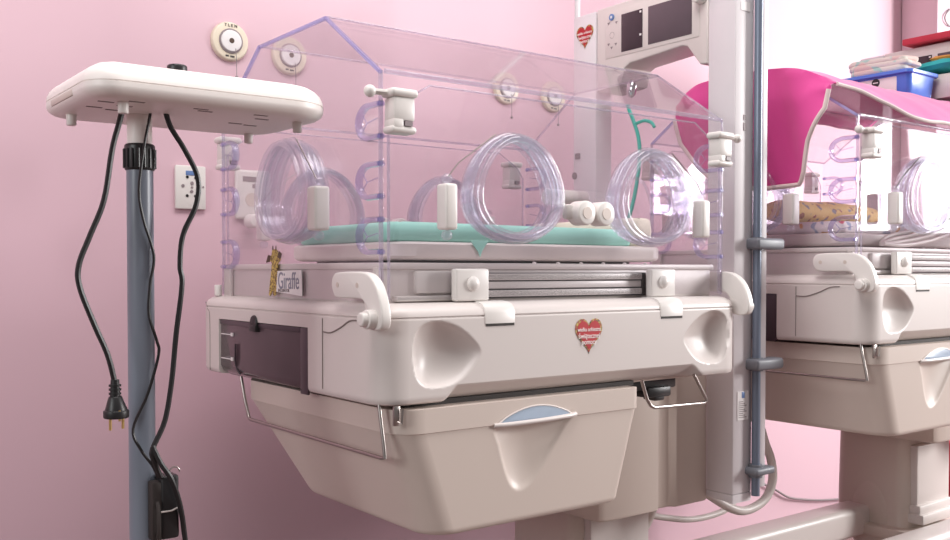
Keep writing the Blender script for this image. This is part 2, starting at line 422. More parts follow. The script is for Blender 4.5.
# drawer
dscoop = closed_smooth2([(.226, .7835), (.31, .7865), (.405, .7875), (.392, .770), (.356, .725), (.322, .685), (.300, .668), (.278, .664), (.260, .676), (.245, .708), (.232, .75)], 3)
def drawer_ring(zv):
    t = max(0, (.786 - zv) / (.786 - .611))
    ins = 0
    if zv < .617: ins = .012 * (1 - math.sqrt(max(0, 1 - ((.617 - zv) / .010) ** 2)))
    x0 = .030 + (.092 - .030) * t + ins; x1 = .580 - (.580 - .530) * t - ins
    y0 = -.004 + .004 * t + ins; y1 = .60 - .145 * t - ins
    if zv > .785: x0 -= .002; x1 += .002; y0 -= .002
    r = .05; pts = []
    nx = 200
    def arc(cx, cy, a0):
        for k in range(1, 8):
            a = R(a0 + 90 * k / 8); pts.append((cx + r * math.cos(a), cy + r * math.sin(a), zv))
    for k in range(nx + 1):
        x = x0 + r + (x1 - x0 - r - .018) * k / nx; y = y0
        q = bowl(dscoop, x, zv, (.300, .766))
        if q > 0: y += .015 * (q * sm(-.1, .25, q)) ** .75
        pts.append((x, y, zv))
    # tight right-front corner, rounder left-front corner
    r, r0 = .018, r
    arc(x1 - r, y0 + r, 270)
    r = r0
    for k in range(6): pts.append((x1, y0 + .018 + (y1 - y0 - r - .018) * k / 5, zv))
    arc(x1 - r, y1 - r, 0)
    for k in range(6): pts.append((x1 - r - (x1 - x0 - 2 * r) * k / 5, y1, zv))
    arc(x0 + r, y1 - r, 90)
    for k in range(6): pts.append((x0, y1 - r - (y1 - y0 - 2 * r) * k / 5, zv))
    arc(x0 + r, y0 + r, 180)
    return pts
zs = [.607, .608, .610, .613, .617]; z = .620
while z < .7845: zs.append(z); z += .003
zs += [.7845, .7855, .79, .80, .81, .822, .825]
b = new(); loft(b, [drawer_ring(v) for v in zs]); drawer = obj('drawer', b, 'shell2', inc, 32)
b = new()
arcp = [(.232, .788)] + [(.232 + .172 * k / 12, .788 + .024 * math.sin(math.pi * k / 12) ** .8) for k in range(1, 12)] + [(.404, .788)]
prism(b, arcp, 'y', -.0075, .004, .001); obj('handle_insert', b, 'lidblue', drawer, label='pale blue half-moon insert of the handle')
b = new(); tube(b, [(.222, -.005, .7845), (.25, -.012, .785), (.32, -.015, .786), (.385, -.012, .7872), (.412, -.005, .788)], .0042, 10, smooth=6); obj('pull_lip', b, 'shell', drawer)
b = new(); tube(b, [(a, -.007, c) for a, c in arcp], .0014, 6); obj('insert_rim', b, 'shell', drawer)

# bent steel rails
b = new(); tube(b, [(.012, .572, .832), (.012, .555, .79), (.012, .535, .754), (.012, .528, .7495), (.012, .02, .7495), (.012, .010, .7515), (.012, .012, .765), (.012, .028, .835)], .0034, 10)
obj('steel_rail', b, 'steel', inc)
b = new(); tube(b, [(.592, .0, .836), (.606, -.0, .80), (.616, -.002, .785), (.626, -.002, .781), (.775, -.002, .778), (.783, -.002, .782), (.778, -.002, .79), (.745, .0, .838)], .0036, 10)
obj('steel_rail', b, 'steel', inc)
b = new(); box(b, .022, .034, -.002, .004, .802, .834, .002); tube(b, [(.028, .001, .81), (.034, -.006, .806), (.036, -.006, .83)], .002, 6); obj('rail_hook', b, 'steel', inc)
b = new(); box(b, .63, .76, .06, .12, .806, .834, .004); box(b, .665, .735, .05, .11, .790, .812, .005); box(b, .69, .72, .055, .09, .782, .795, .004); obj('cable_socket', b, 'black', inc)
b = new(); box(b, .60, .80, .045, .14, .827, .834, .002); obj('socket_plate', b, 'shell2', inc)

# body under the bed, pedestal, base
body_pts = [(.675, .18), (.838, .18), (.846, .192), (.885, .192), (.899, .18), (1.004, .18), (1.004, .55), (.70, .55), (.655, .505), (.655, .205), (.660, .188)]
b = new(); prism(b, body_pts, 'z', .507, .835, .006, 3); obj('column_housing', b, 'shell2', inc)
b = new(); loft(b, [[(x, y, zz) for x, y in rrect(.675 + i, .912 - i, .278 + i, .515 - i, .035)] for zz, i in ((.262, -.004), (.27, 0), (.36, 0), (.62, .004))])
ped = obj('pedestal', b, 'shell2', inc); FIXED.append(ped)
b = new(); box(b, .705, .895, .258, .29, .345, .528, .006); box(b, .70, .90, .246, .29, .322, .350, .006); box(b, .695, .905, .234, .29, .295, .325, .005); obj('pedestal_cover', b, 'shell', ped)
b = new(); ball(b, (.688, .395, .30), .1, .2, .80, 1.32, 24); obj('pedestal_boss', b, 'shell2', ped)
for y0, y1 in ((.085, .175), (.39, .48)):
    b = new(); box(b, -.18, .985, y0, y1, .24, .33, .018, 4); o = obj('base_beam', b, 'shell', inc); FIXED.append(o)
b = new(); box(b, .64, .95, .10, .50, .245, .28, .008); o = obj('base_plate', b, 'shell2', inc); FIXED.append(o)
for cx in (-.12, .93):
    for cy in (.13, .435):
        b = new(); cyl(b, (cx, cy, .15), (cx, cy, .245), .02); box(b, cx - .03, cx + .03, cy - .035, cy + .035, .10, .17, .01)
        o = obj('caster', b, 'grey', inc); FIXED.append(o)
        b = new(); cyl(b, (cx, cy - .02, .0625), (cx, cy + .02, .0625), .0625, seg=32, bev=.006); obj('wheel', b, 'black', o)

# front upright with its pipe and clamps
b = new(); box(b, 1.0, 1.068, .100, .178, .535, 2.6, .003); prism(b, [(.100, .535), (.178, .535), (.178, .520), (.10, .515)], 'x', 1.0, 1.068, .002)
col = obj('upright_column', b, 'alu', inc)
b = new(); box(b, 1.014, 1.054, .0985, .1005, .706, .772); lab = obj('instruction_label', b, 'paper', inc)
b = new()
for k in range(9): box(b, 1.018, 1.046 - .006 * (k % 3), .0978, .0988, .712 + k * .0045, .7135 + k * .0045)
obj('label_print', b, 'cable', lab)
b = new(); box(b, 1.029, 1.039, .0978, .0988, .757, .771, .0003); obj('blue_symbol', b, 'blue', lab)
b = new(); box(b, 1.030, 1.036, .0985, .1003, 1.372, 1.39); obj('scale_mark', b, 'cable', col); b = new(); box(b, 1.030, 1.036, .0985, .1003, 1.396, 1.408); obj('scale_mark', b, 'cable', col)
b = new(); box(b, 1.018, 1.05, .0985, .1003, 1.645, 1.665); obj('type_plate', b, 'paper', col)
b = new(); cyl(b, (1.068, .088, .528), (1.068, .088, 2.6), .0098, seg=20); pipe = obj('accessory_pipe', b, 'bluepipe', inc)
b = new(); box(b, 1.084, 1.104, .088, .104, .545, 2.6, .002); obj('rail_strip', b, 'alu', inc)
for zc in (1.113, .834, .586):
    b = new(); box(b, 1.044, 1.145 if zc > .6 else 1.115, .066, .110, zc - (.013 if zc > .6 else .009), zc + (.013 if zc > .6 else .009), .007, 3); cyl(b, (1.068, .088, zc - .015), (1.068, .088, zc + .015), .0155); obj('pipe_clamp', b, 'grey', pipe)

# rear upright and the display between the uprights
b = new(); box(b, 1.0, 1.06, .552, .638, .5, 1.735, .003); rear = obj('upright_column', b, 'alu', inc)
b = new(); box(b, .9985, 1.0005, .610, .630, 1.352, 1.368); obj('scale_mark', b, 'cable', rear); b = new(); cyl(b, (.9985, .632, 1.308), (1.0005, .632, 1.308), .010, seg=8); obj('scale_mark', b, 'cable', rear)
b = new(); cyl(b, (1.02, .645, .5), (1.02, .645, 2.6), .0075, seg=16); obj('support_rod', b, 'alu', inc)
heart_sticker(inc, T(.9996, .593, 1.674), LEFT, .95)
outl = [(.548, 1.737), (.19, 1.742), (.180, 1.735), (.180, 1.535), (.203, 1.537), (.212, 1.548), (.242, 1.586), (.258, 1.590), (.43, 1.578), (.447, 1.57), (.452, 1.555), (.460, 1.530), (.548, 1.522)]
b = new(); prism(b, outl, 'x', 1.000, 1.10, .004, 3); disp = obj('display_unit', b, 'shell', inc)
b = new(); box(b, 0.9985, 1.0010, .205, .515, 1.602, 1.722, .001); obj('fascia', b, 'shell', disp)
b = new(); box(b, 0.9975, 1.0005, .384, .457, 1.610, 1.706, .0005); s1 = obj('screen', b, 'screen', disp, label='tall black screen')
b = new(); box(b, 0.9965, 0.9980, .387, .393, 1.697, 1.702); obj('screen_icon', b, 'paper', disp); b = new(); box(b, 0.9965, 0.9980, .387, .393, 1.640, 1.645); obj('screen_icon', b, 'paper', disp)
b = new(); box(b, 0.9975, 1.0005, .226, .365, 1.612, 1.706, .0005); obj('screen', b, 'screen2', disp, label='wide dark grey screen')
b = new(); cyl(b, (0.9955, .491, 1.706), (1.0005, .491, 1.706), .0085, seg=20); bt = obj('round_button', b, 'blue', disp, label='blue round button')
b = new(); cyl(b, (0.9947, .491, 1.706), (0.9965, .491, 1.706), .0035, seg=12); obj('button_centre', b, 'paper', disp)
for yy, zz in ((.475, 1.69), (.503, 1.692), (.491, 1.66), (.503, 1.638), (.477, 1.635), (.492, 1.628)):
    b = new()
    if zz == 1.66:
        tube(b, [(0.9990, .491 + .008 * math.cos(a), 1.66 + .008 * math.sin(a)) for a in [2 * math.pi * k / 14 for k in range(14)]], .0008, 5, closed=True)
    else: prism(b, [(yy - .0045, zz + .0025), (yy + .0045, zz + .0025), (yy, zz - .004)], 'x', 0.9979, 1.0005)
    obj('touch_key', b, 'cable', disp)
b = new(); cyl(b, (0.9745, .196, 1.690), (1.0015, .196, 1.690), .0145, seg=24, bev=.004); obj('control_knob', b, 'white', disp)
b = new(); ball(b, (1.0095, .432, 1.515), .024, .5, .62, 1.0); cyl(b, (1.012, .432, 1.526), (1.02, .475, 1.545), .008); obj('probe_holder', b, 'chrome', disp)

# bed tub (below the tray), its logo plate and the front slides
b = new()
box(b, .037, .870, .060, .700, .988, 1.058, .006); box(b, .033, .875, .056, .704, 1.052, 1.064, .003)
box(b, .029, .036, .06, .075, .992, 1.056, .001); box(b, .029, .036, .665, .70, .992, 1.056, .001)
tub = obj('bed_tub', b, 'shell', inc)
b = new(); box(b, .10, .225, .052, .062, 1.012, 1.050, .003); box(b, .06, .245, .050, .062, .999, 1.008, .002); box(b, .225, .245, .052, .062, 1.012, 1.051, .001); obj('tub_door', b, 'white', tub)
b = new(); box(b, .25, .66, .0542, .058, 1.001, 1.047); obj('slide_slot', b, 'gap', tub)
for z0, z1, y0 in ((1.0335, 1.0455, .050), (1.0185, 1.031, .0525), (1.004, 1.0155, .050)):
    b = new(); box(b, .25, .645, y0, .0555, z0, z1, .0015); obj('slide_bar', b, 'alu' if z0 == 1.018 else 'white', tub)
b = new(); prism(b, [(.440, 1.050), (.328, 1.052), (.326, 1.003), (.440, 1.010)], 'x', .0268, .0285); plate = obj('logo_plate', b, 'paper', inc)
text('logo_lettering', 'Giraffe', .041, T(.0265, .382, 1.030) @ LEFT @ Matrix.Diagonal((.80, 1.12, 1, 1)), 'greytext', plate)
text('logo_lettering', 'INCUBATOR', .0085, T(.0265, .402, 1.0125) @ LEFT @ Matrix.Diagonal((1.0, 1, 1, 1)), 'cable', plate)
b = new()
gp = [(.450, 1.004), (.438, 1.004), (.433, 1.03), (.429, 1.054), (.427, 1.066), (.419, 1.070), (.417, 1.077), (.427, 1.081), (.431, 1.091), (.450, 1.092), (.455, 1.081), (.463, 1.077), (.462, 1.069), (.454, 1.066), (.459, 1.04), (.468, 1.004), (.458, 1.004), (.453, 1.022)]
prism(b, closed_smooth2(gp, 2), 'x', .0262, .0282)
obj('logo_giraffe', b, 'giraffe', plate, label='small spotted giraffe of the logo')
b = new()
prism(b, [(.432, 1.090), (.437, 1.090), (.4355, 1.099), (.4325, 1.099)], 'x', .0258, .0264); prism(b, [(.445, 1.091), (.450, 1.091), (.4495, 1.0995), (.4465, 1.0995)], 'x', .0258, .0264)
prism(b, [(.408, 1.083), (.421, 1.089), (.426, 1.077), (.416, 1.073)], 'x', .0258, .0264); prism(b, [(.480, 1.066), (.470, 1.082), (.458, 1.080), (.462, 1.068)], 'x', .0258, .0264)
obj('logo_ears', b, 'brown', plate)

# tray under the mattress
b = new(); loft(b, [[(x, y, zz) for x, y in rrect(.100 + i, .80 - i, .120 + i, .545 - i, .05)] for zz, i in ((1.0695, .012), (1.072, .004), (1.077, 0), (1.098, 0), (1.101, .003), (1.1025, .010))])
tray = obj('mattress_tray', b, 'shell', inc)
b = new(); box(b, .16, .74, .18, .52, 1.060, 1.071); obj('tray_support', b, 'gap', inc)
b = new()
for k in range(6): ball(b, (.38 + .06 * k, .075, 1.0645), .004, 1, 1, .7, 10)
obj('tub_stud', b, 'white', tub)

# hood
X0, X1 = .029, .895
prof = [(.05, .999), (.05, 1.377), (.236, 1.503), (.518, 1.503), (.706, 1.377), (.706, .999)]
hood = new()
for xa, xb in ((X0, X0 + .005), (X1 - .005, X1)): prism(hood, prof, 'x', xa, xb)
def slab(bm, pa, pb, th=.005, xa=X0 + .006, xb=X1 - .006):
    (ya, za), (yb, zb) = pa, pb
    n = Vector((0, -(zb - za), (yb - ya))).normalized() * th
    prism(bm, [(ya, za), (yb, zb), (yb - n.y, zb - n.z), (ya - n.y, za - n.z)], 'x', xa, xb)
slab(hood, prof[1], prof[2]); slab(hood, prof[2], prof[3]); slab(hood, prof[3], prof[4])
hood = obj('hood', hood, 'acrylic', inc, 20)
def bar(bm, pa, pb, w, h, x0, x1):
    (ya, za), (yb, zb) = pa, pb
    d = Vector((0, yb - ya, zb - za)).normalized(); n = Vector((0, -d.z, d.y)) * h
    prism(bm, [(ya, za), (yb, zb), (yb - n.y, zb - n.z), (ya - n.y, za - n.z)], 'x', x0, x1, .0008)
b = new()
for p, q in ((prof[1], prof[2]), (prof[2], prof[3]), (prof[3], prof[4])): bar(b, p, q, 0, .0062, X0 - .001, X0 + .0055)
obj('hood_edge', b, 'edge', hood, label='lavender cut edge of the clear hood')
for ya, yb in ((.049, .0545), (.7015, .707)):
    b = new(); box(b, X0 - .001, X0 + .0055, ya, yb, 1.0, 1.377, .001); obj('hood_edge', b, 'edgeclear', hood)
b = new()
for p, q in ((prof[1], prof[2]), (prof[2], prof[3]), (prof[3], prof[4])): bar(b, p, q, 0, .004, X1 - .004, X1 + .0005)
box(b, X1 - .004, X1 + .0005, .0495, .0535, 1.0, 1.377, .001)
obj('hood_edge', b, 'edgeclear', hood)
b = new()
tube(b, [(X0 + .01, .0515, 1.377), (X1 - .003, .0515, 1.377)], .0042, 10); tube(b, [(X0 + .006, .236, 1.502), (X1 - .003, .236, 1.502)], .0022, 8)
tube(b, [(X0 + .006, .518, 1.502), (X1 - .003, .518, 1.502)], .0022, 8); tube(b, [(X0 + .006, .7045, 1.377), (X1 - .003, .7045, 1.377)], .003, 8)
obj('hood_ridge', b, 'edgeclear', hood)

def ring_path(cx, cz, rr, dep, axis, n=56, k3=.045, wx=1.04):
    out = []
    for i in range(n):
        a = 2 * math.pi * i / n
        r = rr * (1 + k3 * math.cos(3 * (a - math.pi / 2)))
        u, v = cx + r * math.cos(a) * wx, cz + r * math.sin(a) * .96
        out.append((u, dep, v) if axis == 'y' else (dep, u, v))
    return out
def porthole(parent, cu, cz, axis, plane, out, side, ku=None):
    """clear round port: disc, sleeve of nested clear rings, latch box on one side, knob on the other.
    axis: normal axis; out: direction (-1/+1) pointing outside; side: +1 when the latch sits at the larger u"""
    def W(u, d, v): return (u, plane + out * d, v) if axis == 'y' else (plane + out * d, u, v)
    b = new()
    pr = ring_path(cu, cz, .099, 0, axis)
    prism(b, [(p[0] if axis == 'y' else p[1], p[2]) for p in pr], axis, plane + out * .026, plane + out * .031)
    port = obj('porthole', b, 'acrylic', parent, 20)
    for rr, dd, tr in ((.0885, .046, .0058), (.0925, .034, .0072), (.0955, .021, .0074), (.0925, .008, .0068), (.0885, -.004, .0058)):
        b = new(); tube(b, ring_path(cu, cz, rr, plane + out * dd, axis), tr, 8, closed=True); obj('port_ring', b, 'tube', port, 60)
    b = new()
    n = 56; A = ring_path(cu, cz, .096, plane + out * .034, axis, n); B = ring_path(cu, cz, .092, plane - out * .002, axis, n)
    A2 = ring_path(cu, cz, .0935, plane + out * .034, axis, n); B2 = ring_path(cu, cz, .0895, plane - out * .002, axis, n)
    V = [[b.verts.new(p) for p in q] for q in (A, B, B2, A2)]
    for q in range(4):
        for i in range(n): b.faces.new((V[q][i], V[q][(i + 1) % n], V[(q + 1) % 4][(i + 1) % n], V[(q + 1) % 4][i]))
    obj('port_sleeve', b, 'tube', port, 60)
    # latch box with clear pins
    lu = cu + side * (.148 if ku else .120); hw = .0125 if ku else .016
    b = new()
    q = [W(lu - hw, .012, 0), W(lu + hw, .042, 0)]
    lo = [min(q[0][i], q[1][i]) for i in range(2)]; hi = [max(q[0][i], q[1][i]) for i in range(2)]
    box(b, lo[0], hi[0], lo[1], hi[1], cz - .073, cz + .004, .005, 3)
    obj('latch_box', b, 'white', port)
    for zz in (-.082, .013):
        b = new(); ball(b, W(lu, .026, cz + zz), .0095, 1, 1, .9); obj('latch_pin', b, 'tube', port)
    b = new(); tube(b, [W(lu, .03, cz + .016), W(lu - side * .02, .032, cz + .04), W(cu + side * .05, .034, cz + .094)], .0013, 6); obj('latch_wire', b, 'steel', port)
    if ku:
        b = new()
        cyl(b, W(ku, .006, cz - .034), W(ku, .040, cz - .034), .0230, seg=32, bev=.004)
        k0 = W(ku + side * .004, .008, 0); k1 = W(ku + side * .036, .022, 0)
        box(b, min(k0[0], k1[0]), max(k0[0], k1[0]), min(k0[1], k1[1]), max(k0[1], k1[1]), cz - .046, cz - .018, .005)
        obj('port_knob', b, 'white', port)
        b = new(); cyl(b, W(ku, .0395, cz - .034), W(ku, .0412, cz - .034), .011, seg=24); obj('knob_dimple', b, 'shell2', port)
    return port
door_pts = [(.043, 1.002), (.043, 1.300), (.060, 1.325), (.125, 1.362), (.80, 1.362), (.862, 1.325), (.880, 1.300), (.880, 1.002)]
for nm, ya, yb, outd in (('front_door', .045, .050, -1), ('rear_door', .706, .711, 1)):
    b = new(); prism(b, door_pts, 'y', ya, yb); d = obj(nm, b, 'acrylic', inc, 20)
    b = new(); ym = (ya + yb) / 2
    tube(b, [(x, ym, zz) for x, zz in door_pts[1:7]], .0018, 6); tube(b, [(.043, ym, 1.002), (.043, ym, 1.30)], .0026, 6); tube(b, [(.880, ym, 1.002), (.880, ym, 1.30)], .0026, 6)
    obj('door_edge', b, 'edgeclear', d)
    pl_ = ya if outd < 0 else yb
    porthole(inc, .288, 1.192, 'y', pl_, outd, -1, .450)
    porthole(inc, .638, 1.192, 'y', pl_, outd, +1, .500)
    if outd < 0:
        for cx in (.200, .682):
            b = new(); box(b, cx - .036, cx + .036, .026, .042, .998, 1.054, .004, 3); h = obj('door_hinge', b, 'white', inc)
            b = new(); ball(b, (cx, .026, 1.028), .013, 1, .7, 1); obj('hinge_button', b, 'white', h)
    for cx, s in ((.052, 1), (.858, -1)):
        y0 = pl_ + outd * .002; yo = pl_ + outd * .034
        ylo, yhi = min(y0, yo), max(y0, yo)
        b = new()
        box(b, cx - .020, cx + .020, ylo, yhi, 1.292, 1.330, .004); box(b, cx - .026, cx + .026, ylo - .003, yhi + .003, 1.330, 1.344, .006, 3)
        box(b, cx - .024, cx + .024, ylo, yhi, 1.272, 1.284, .005, 3); box(b, cx - .020, cx - .002, ylo, yhi, 1.28, 1.295, .002)
        if outd < 0: tube(b, [(cx - s * .022, (ylo + yhi) / 2, 1.337), (cx - s * .052, (ylo + yhi) / 2, 1.336)], .005, 8); ball(b, (cx - s * .056, (ylo + yhi) / 2, 1.336), .0100)
        k = obj('corner_latch', b, 'white', inc)
        b = new(); box(b, cx + .000, cx + .014, ylo - .001, yhi + .001, 1.284, 1.292); obj('latch_gap', b, 'cable', k)
# end panel: big port, tubing slots
porthole(inc, .333, 1.194, 'x', X0, -1, -1)
def slot(yedge, dirn, zc, xp):
    b = new()
    h = .0265; L = .042
    path = [(xp, yedge, zc + h), (xp, yedge + dirn * L, zc + h * 1.02)]
    for k in range(1, 8):
        a = math.pi / 2 - math.pi * k / 8
        path.append((xp, yedge + dirn * (L + .030 * math.cos(a)), zc + h * math.sin(a)))
    path += [(xp, yedge + dirn * L, zc - h * 1.02), (xp, yedge, zc - h)]
    tube(b, path, .0052, 8, sx=1.5)
    tube(b, [(xp, yedge + dirn * .012, zc + .004), (xp, yedge + dirn * .045, zc - .001), (xp, yedge + dirn * .058, zc + .012)], .0012, 5)
    tube(b, [(xp, yedge + dirn * .045, zc - .001), (xp, yedge + dirn * .058, zc - .012)], .0012, 5)
    s = obj('tubing_slot', b, 'slot', inc)
    b = new()
    for sg in (1, -1): box(b, xp - .004, xp + .004, min(yedge, yedge + dirn * .008), max(yedge, yedge + dirn * .008), zc + sg * h - .004, zc + sg * h + .004, .001)
    obj('slot_tip', b, 'edge', s)
for xp in (X0 + .002, X1 - .002):
    for zc in (1.297, 1.199, 1.108):
        slot(.050, 1, zc, xp); slot(.706, -1, zc if zc > 1.15 else 1.086, xp)

# hinge arms at the four hood corners
arm = closed_smooth2([(.135, 1.012), (.142, 1.028), (.134, 1.044), (.110, 1.0485), (.045, 1.0485), (.018, 1.042), (-.002, 1.026), (-.016, 1.000), (-.021, .975), (-.016, .960), (.0, .956), (.020, .958), (.029, .968), (.028, .985), (.034, .999), (.050, 1.005), (.10, 1.005), (.126, 1.006)], 3)
for sx in (0, 1):
    for sy in (0,):
        pts = arm if sy == 0 else [(.75 - y, zz) for y, zz in arm]
        xa, xb = (-.012, .006) if sx == 0 else (.894, .912)
        b = new(); prism(b, pts, 'x', xa, xb, .003, 3); a = obj('hinge_arm', b, 'white', inc)
        yc = .006 if sy == 0 else .744
        b = new(); xo = (-.036, -.005) if sx == 0 else (.905, .936)
        cyl(b, (xo[0], yc, .974), (xo[1], yc, .974), .0115, seg=20, bev=.003); cyl(b, (xo[0] + .010, yc, .974), (xo[1] + (.0 if sx == 0 else -.012), yc, .974), .0155, seg=20, bev=.002)
        obj('hinge_bolt', b, 'white', a)
        b = new()
        xs = xa - .0006 if sx == 0 else xb + .0006
        for yy in (.055, .12): cyl(b, (xs, yy if sy == 0 else .75 - yy, 1.027), (xs + .001, yy if sy == 0 else .75 - yy, 1.027), .0045, seg=12)
        obj('arm_rivet', b, 'shell2', a)
b = new(); cyl(b, (.022, .715, .996), (.022, .715, 1.02), .008, seg=16, bev=.002); obj('corner_peg', b, 'white', inc)

# tilt roller at the far end, tubes in the hood
b = new(); cyl(b, (.80, .52, 1.236), (.93, .52, 1.236), .020, seg=28, bev=.003); roll = obj('tilt_roller', b, 'white', inc)

# ------------------------------------------------------------------ second incubator: a copy, bed raised a little
SHX, SHY, SHZ = 1.276, -.068, .044
SKIP = {'heart_sticker', 'logo_plate', 'instruction_label', 'tilt_roller', 'support_rod'}
def copy_tree(src, parent, depth=0, lift=False):
    c = src.copy(); C.objects.link(c); c.parent = parent
    if lift: c.location = (c.location.x, c.location.y, c.location.z + SHZ)
    for ch in list(src.children):
        if ch.name.split('.')[0] in SKIP: continue
        copy_tree(ch, c, depth + 1, depth == 0 and ch not in FIXED)
    return c
inc2 = copy_tree(inc, None)
inc2.location = (SHX, SHY, 0)
tag(inc2, 'second white incubator at the right edge, its clear hood half hidden under a magenta cover', 'incubator', 'infant incubators')

# ------------------------------------------------------------------ things inside the first incubator
def soft_slab(name, x0, x1, y0, y1, z0, z1, r, m, bulge=.004, seed=1):
    rnd = random.Random(seed)
    b = new(); rings = []
    for zz, i in ((z0, .006), (z0 + .003, .001), ((z0 + z1) / 2, -bulge * .5), (z1 - .006, 0), (z1 - .0015, .005), (z1, .016)):
        rings.append([(x, y, zz + (rnd.uniform(-.0012, .0012))) for x, y in rrect(x0 + i, x1 - i, y0 + i, y1 - i, r, 10)])
    loft(b, rings); return obj(name, b, m, None, 50)
mt = soft_slab('mattress', .105, .715, .140, .50, 1.1027, 1.138, .02, 'mint')
tag(mt, 'mint green sheet-covered mattress lying on the tray inside the front incubator', 'mattress')
b = new()
prism(b, [(.262, 1.106), (.305, 1.106), (.290, 1.088), (.285, 1.076), (.280, 1.086)], 'y', .1165, .1185, .0005); obj('sheet_corner', b, 'mint', mt)
pad = soft_slab('folded_pad', .728, .788, .15, .50, 1.1027, 1.165, .02, 'cream', seed=3)
tag(pad, 'cream folded pad at the right end of the mint mattress', 'pad')
b = new(); box(b, .800, .872, .30, .36, 1.064, 1.10, .006); tag(obj('sensor_box', b, 'brown'), 'small dark brown box behind the right front port of the near incubator', 'box')
b = new(); tube(b, [(.86, .30, 1.44), (.86, .294, 1.425), (.86, .280, 1.398), (.86, .264, 1.354), (.86, .263, 1.296), (.85, .275, 1.20), (.83, .30, 1.105)], .0045, 8, smooth=5)
tube(b, [(.86, .278, 1.392), (.866, .255, 1.398), (.87, .235, 1.392), (.87, .225, 1.38)], .004, 8, smooth=5)
tag(obj('breathing_tube', b, 'green'), 'thin green tube hanging inside the right end of the near hood', 'tube')
b = new(); tube(b, [(.70, .42, 1.139), (.72, .41, 1.19), (.77, .40, 1.205), (.82, .39, 1.185), (.835, .38, 1.12), (.82, .37, 1.105)], .003, 8, smooth=6)
tag(obj('sensor_cable', b, 'cable'), 'dark grey cable arching behind the right front port', 'cable')
b = new(); tube(b, [(.83, .25, 1.105), (.855, .22, 1.16), (.86, .23, 1.22), (.85, .25, 1.26), (.84, .30, 1.27)], .004, 8, smooth=6)
tag(obj('clear_tube', b, 'tube'), 'pale clear tube looped near the right end of the near hood', 'tube')

# ------------------------------------------------------------------ phototherapy lamp on its stand
lamp = thing('phototherapy_lamp', (-.315, .19, 0), 'flat white lamp head on a blue-grey pole, black cords hanging from it', 'lamp')
OFF = T(.315, -.19, 0)
def lp(name, b, m, parent=lamp, angle=40, label=None):
    b.transform(OFF); return obj(name, b, m, parent, angle, label)
b = new()
HX0, HX1, HY0, HY1 = -.428, -.050, .040, .320
def hplan(i):
    out = []
    for cx, cy, r, a0 in ((HX0 + .045, HY0 + .045, .045, 180), (HX1 - .075, HY0 + .075, .075, 270), (HX1 - .075, HY1 - .075, .075, 0), (HX0 + .045, HY1 - .045, .045, 90)):
        r2 = max(r - i, .004)
        for k in range(11):
            a = R(a0 + 9 * k); out.append((cx + r2 * math.cos(a), cy + r2 * math.sin(a)))
    return out
loft(b, [[(x, y, zz) for x, y in hplan(i)] for zz, i in ((1.2875, .026), (1.2880, .020), (1.2905, .010), (1.2945, .0035), (1.299, .0005), (1.303, 0), (1.3085, 0), (1.3090, .0016), (1.3100, .0016), (1.3105, .0002), (1.317, .001), (1.325, .005), (1.332, .012), (1.3375, .022), (1.3405, .034), (1.342, .048))])
head = lp('lamp_head', b, 'lampw')
for x, y in ((-.392, .095), (-.393, .149), (-.363, .16), (-.357, .07), (-.262, .075), (-.167, .174), (-.139, .18), (-.151, .109), (-.168, .075), (-.25, .09), (-.36, .115)):
    b = new(); box(b, x - .011, x + .011, y - .003, y + .003, 1.2869, 1.288, .0003); lp('vent_slot', b, 'seam', head)
b = new(); box(b, HX0 - .0008, HX0 + .004, .13, .25, 1.2975, 1.3075, .003); lp('grip_recess', b, 'shell2', head)
for x, y in ((-.372, .083), (-.400, .245), (-.092, .105), (-.10, .275)):
    b = new(); cyl(b, (x, y, 1.271), (x, y, 1.290), .0070, .0080, seg=16, bev=.002); lp('rubber_foot', b, 'white', head)
b = new(); cyl(b, (-.252, .20, 1.340), (-.252, .20, 1.366), .007); cyl(b, (-.252, .20, 1.361), (-.252, .20, 1.374), .0155, seg=24, bev=.003); lp('top_knob', b, 'black')
b = new(); cyl(b, (-.315, .19, 1.238), (-.315, .19, 1.289), .0185, seg=28, bev=.002); lp('neck', b, 'lampw')
b = new(); cyl(b, (-.315, .19, 1.203), (-.315, .19, 1.244), .0225, seg=32, bev=.004)
for k in range(16):
    a = 2 * math.pi * k / 16; cyl(b, (-.315 + .0225 * math.cos(a), .19 + .0225 * math.sin(a), 1.207), (-.315 + .0225 * math.cos(a), .19 + .0225 * math.sin(a), 1.236), .0022, seg=8)
lp('clamp_collar', b, 'black', label='black ribbed collar')
b = new(); cyl(b, (-.315, .19, .08), (-.315, .19, 1.21), .0198, seg=32); lp('pole', b, 'pole')
for k in range(5):
    a = R(72 * k + 36); b = new(); dx, dy = math.cos(a), math.sin(a)
    tube(b, [(-.315 + dx * .01, .19 + dy * .01, .10), (-.315 + dx * .12, .19 + dy * .12, .095), (-.315 + dx * .24, .19 + dy * .24, .07)], .016, 10); leg = lp('stand_leg', b, 'pole')
    b = new(); c = Vector((-.315 + dx * .24, .19 + dy * .24, .03)); n = Vector((-dy, dx, 0)) * .012
    cyl(b, c - n, c + n, .03, seg=20, bev=.004); lp('stand_wheel', b, 'black', leg)
b = new(); tube(b, [(-.352, .150, 1.289), (-.358, .15, 1.266), (-.368, .15, 1.227), (-.38, .15, 1.154), (-.4, .15, 1.102), (-.416, .15, 1.059), (-.415, .15, 1.026), (-.395, .15, .971), (-.377, .15, .927), (-.367, .15, .885)], .0042, 8, smooth=6)
cord = lp('power_cord', b, 'black')
b = new(); cyl(b, (-.367, .15, .862), (-.367, .15, .890), .0075, .006, seg=16)
for k in range(3): cyl(b, (-.367, .15, .868 + k * .006), (-.367, .15, .871 + k * .006), .0088, seg=16)
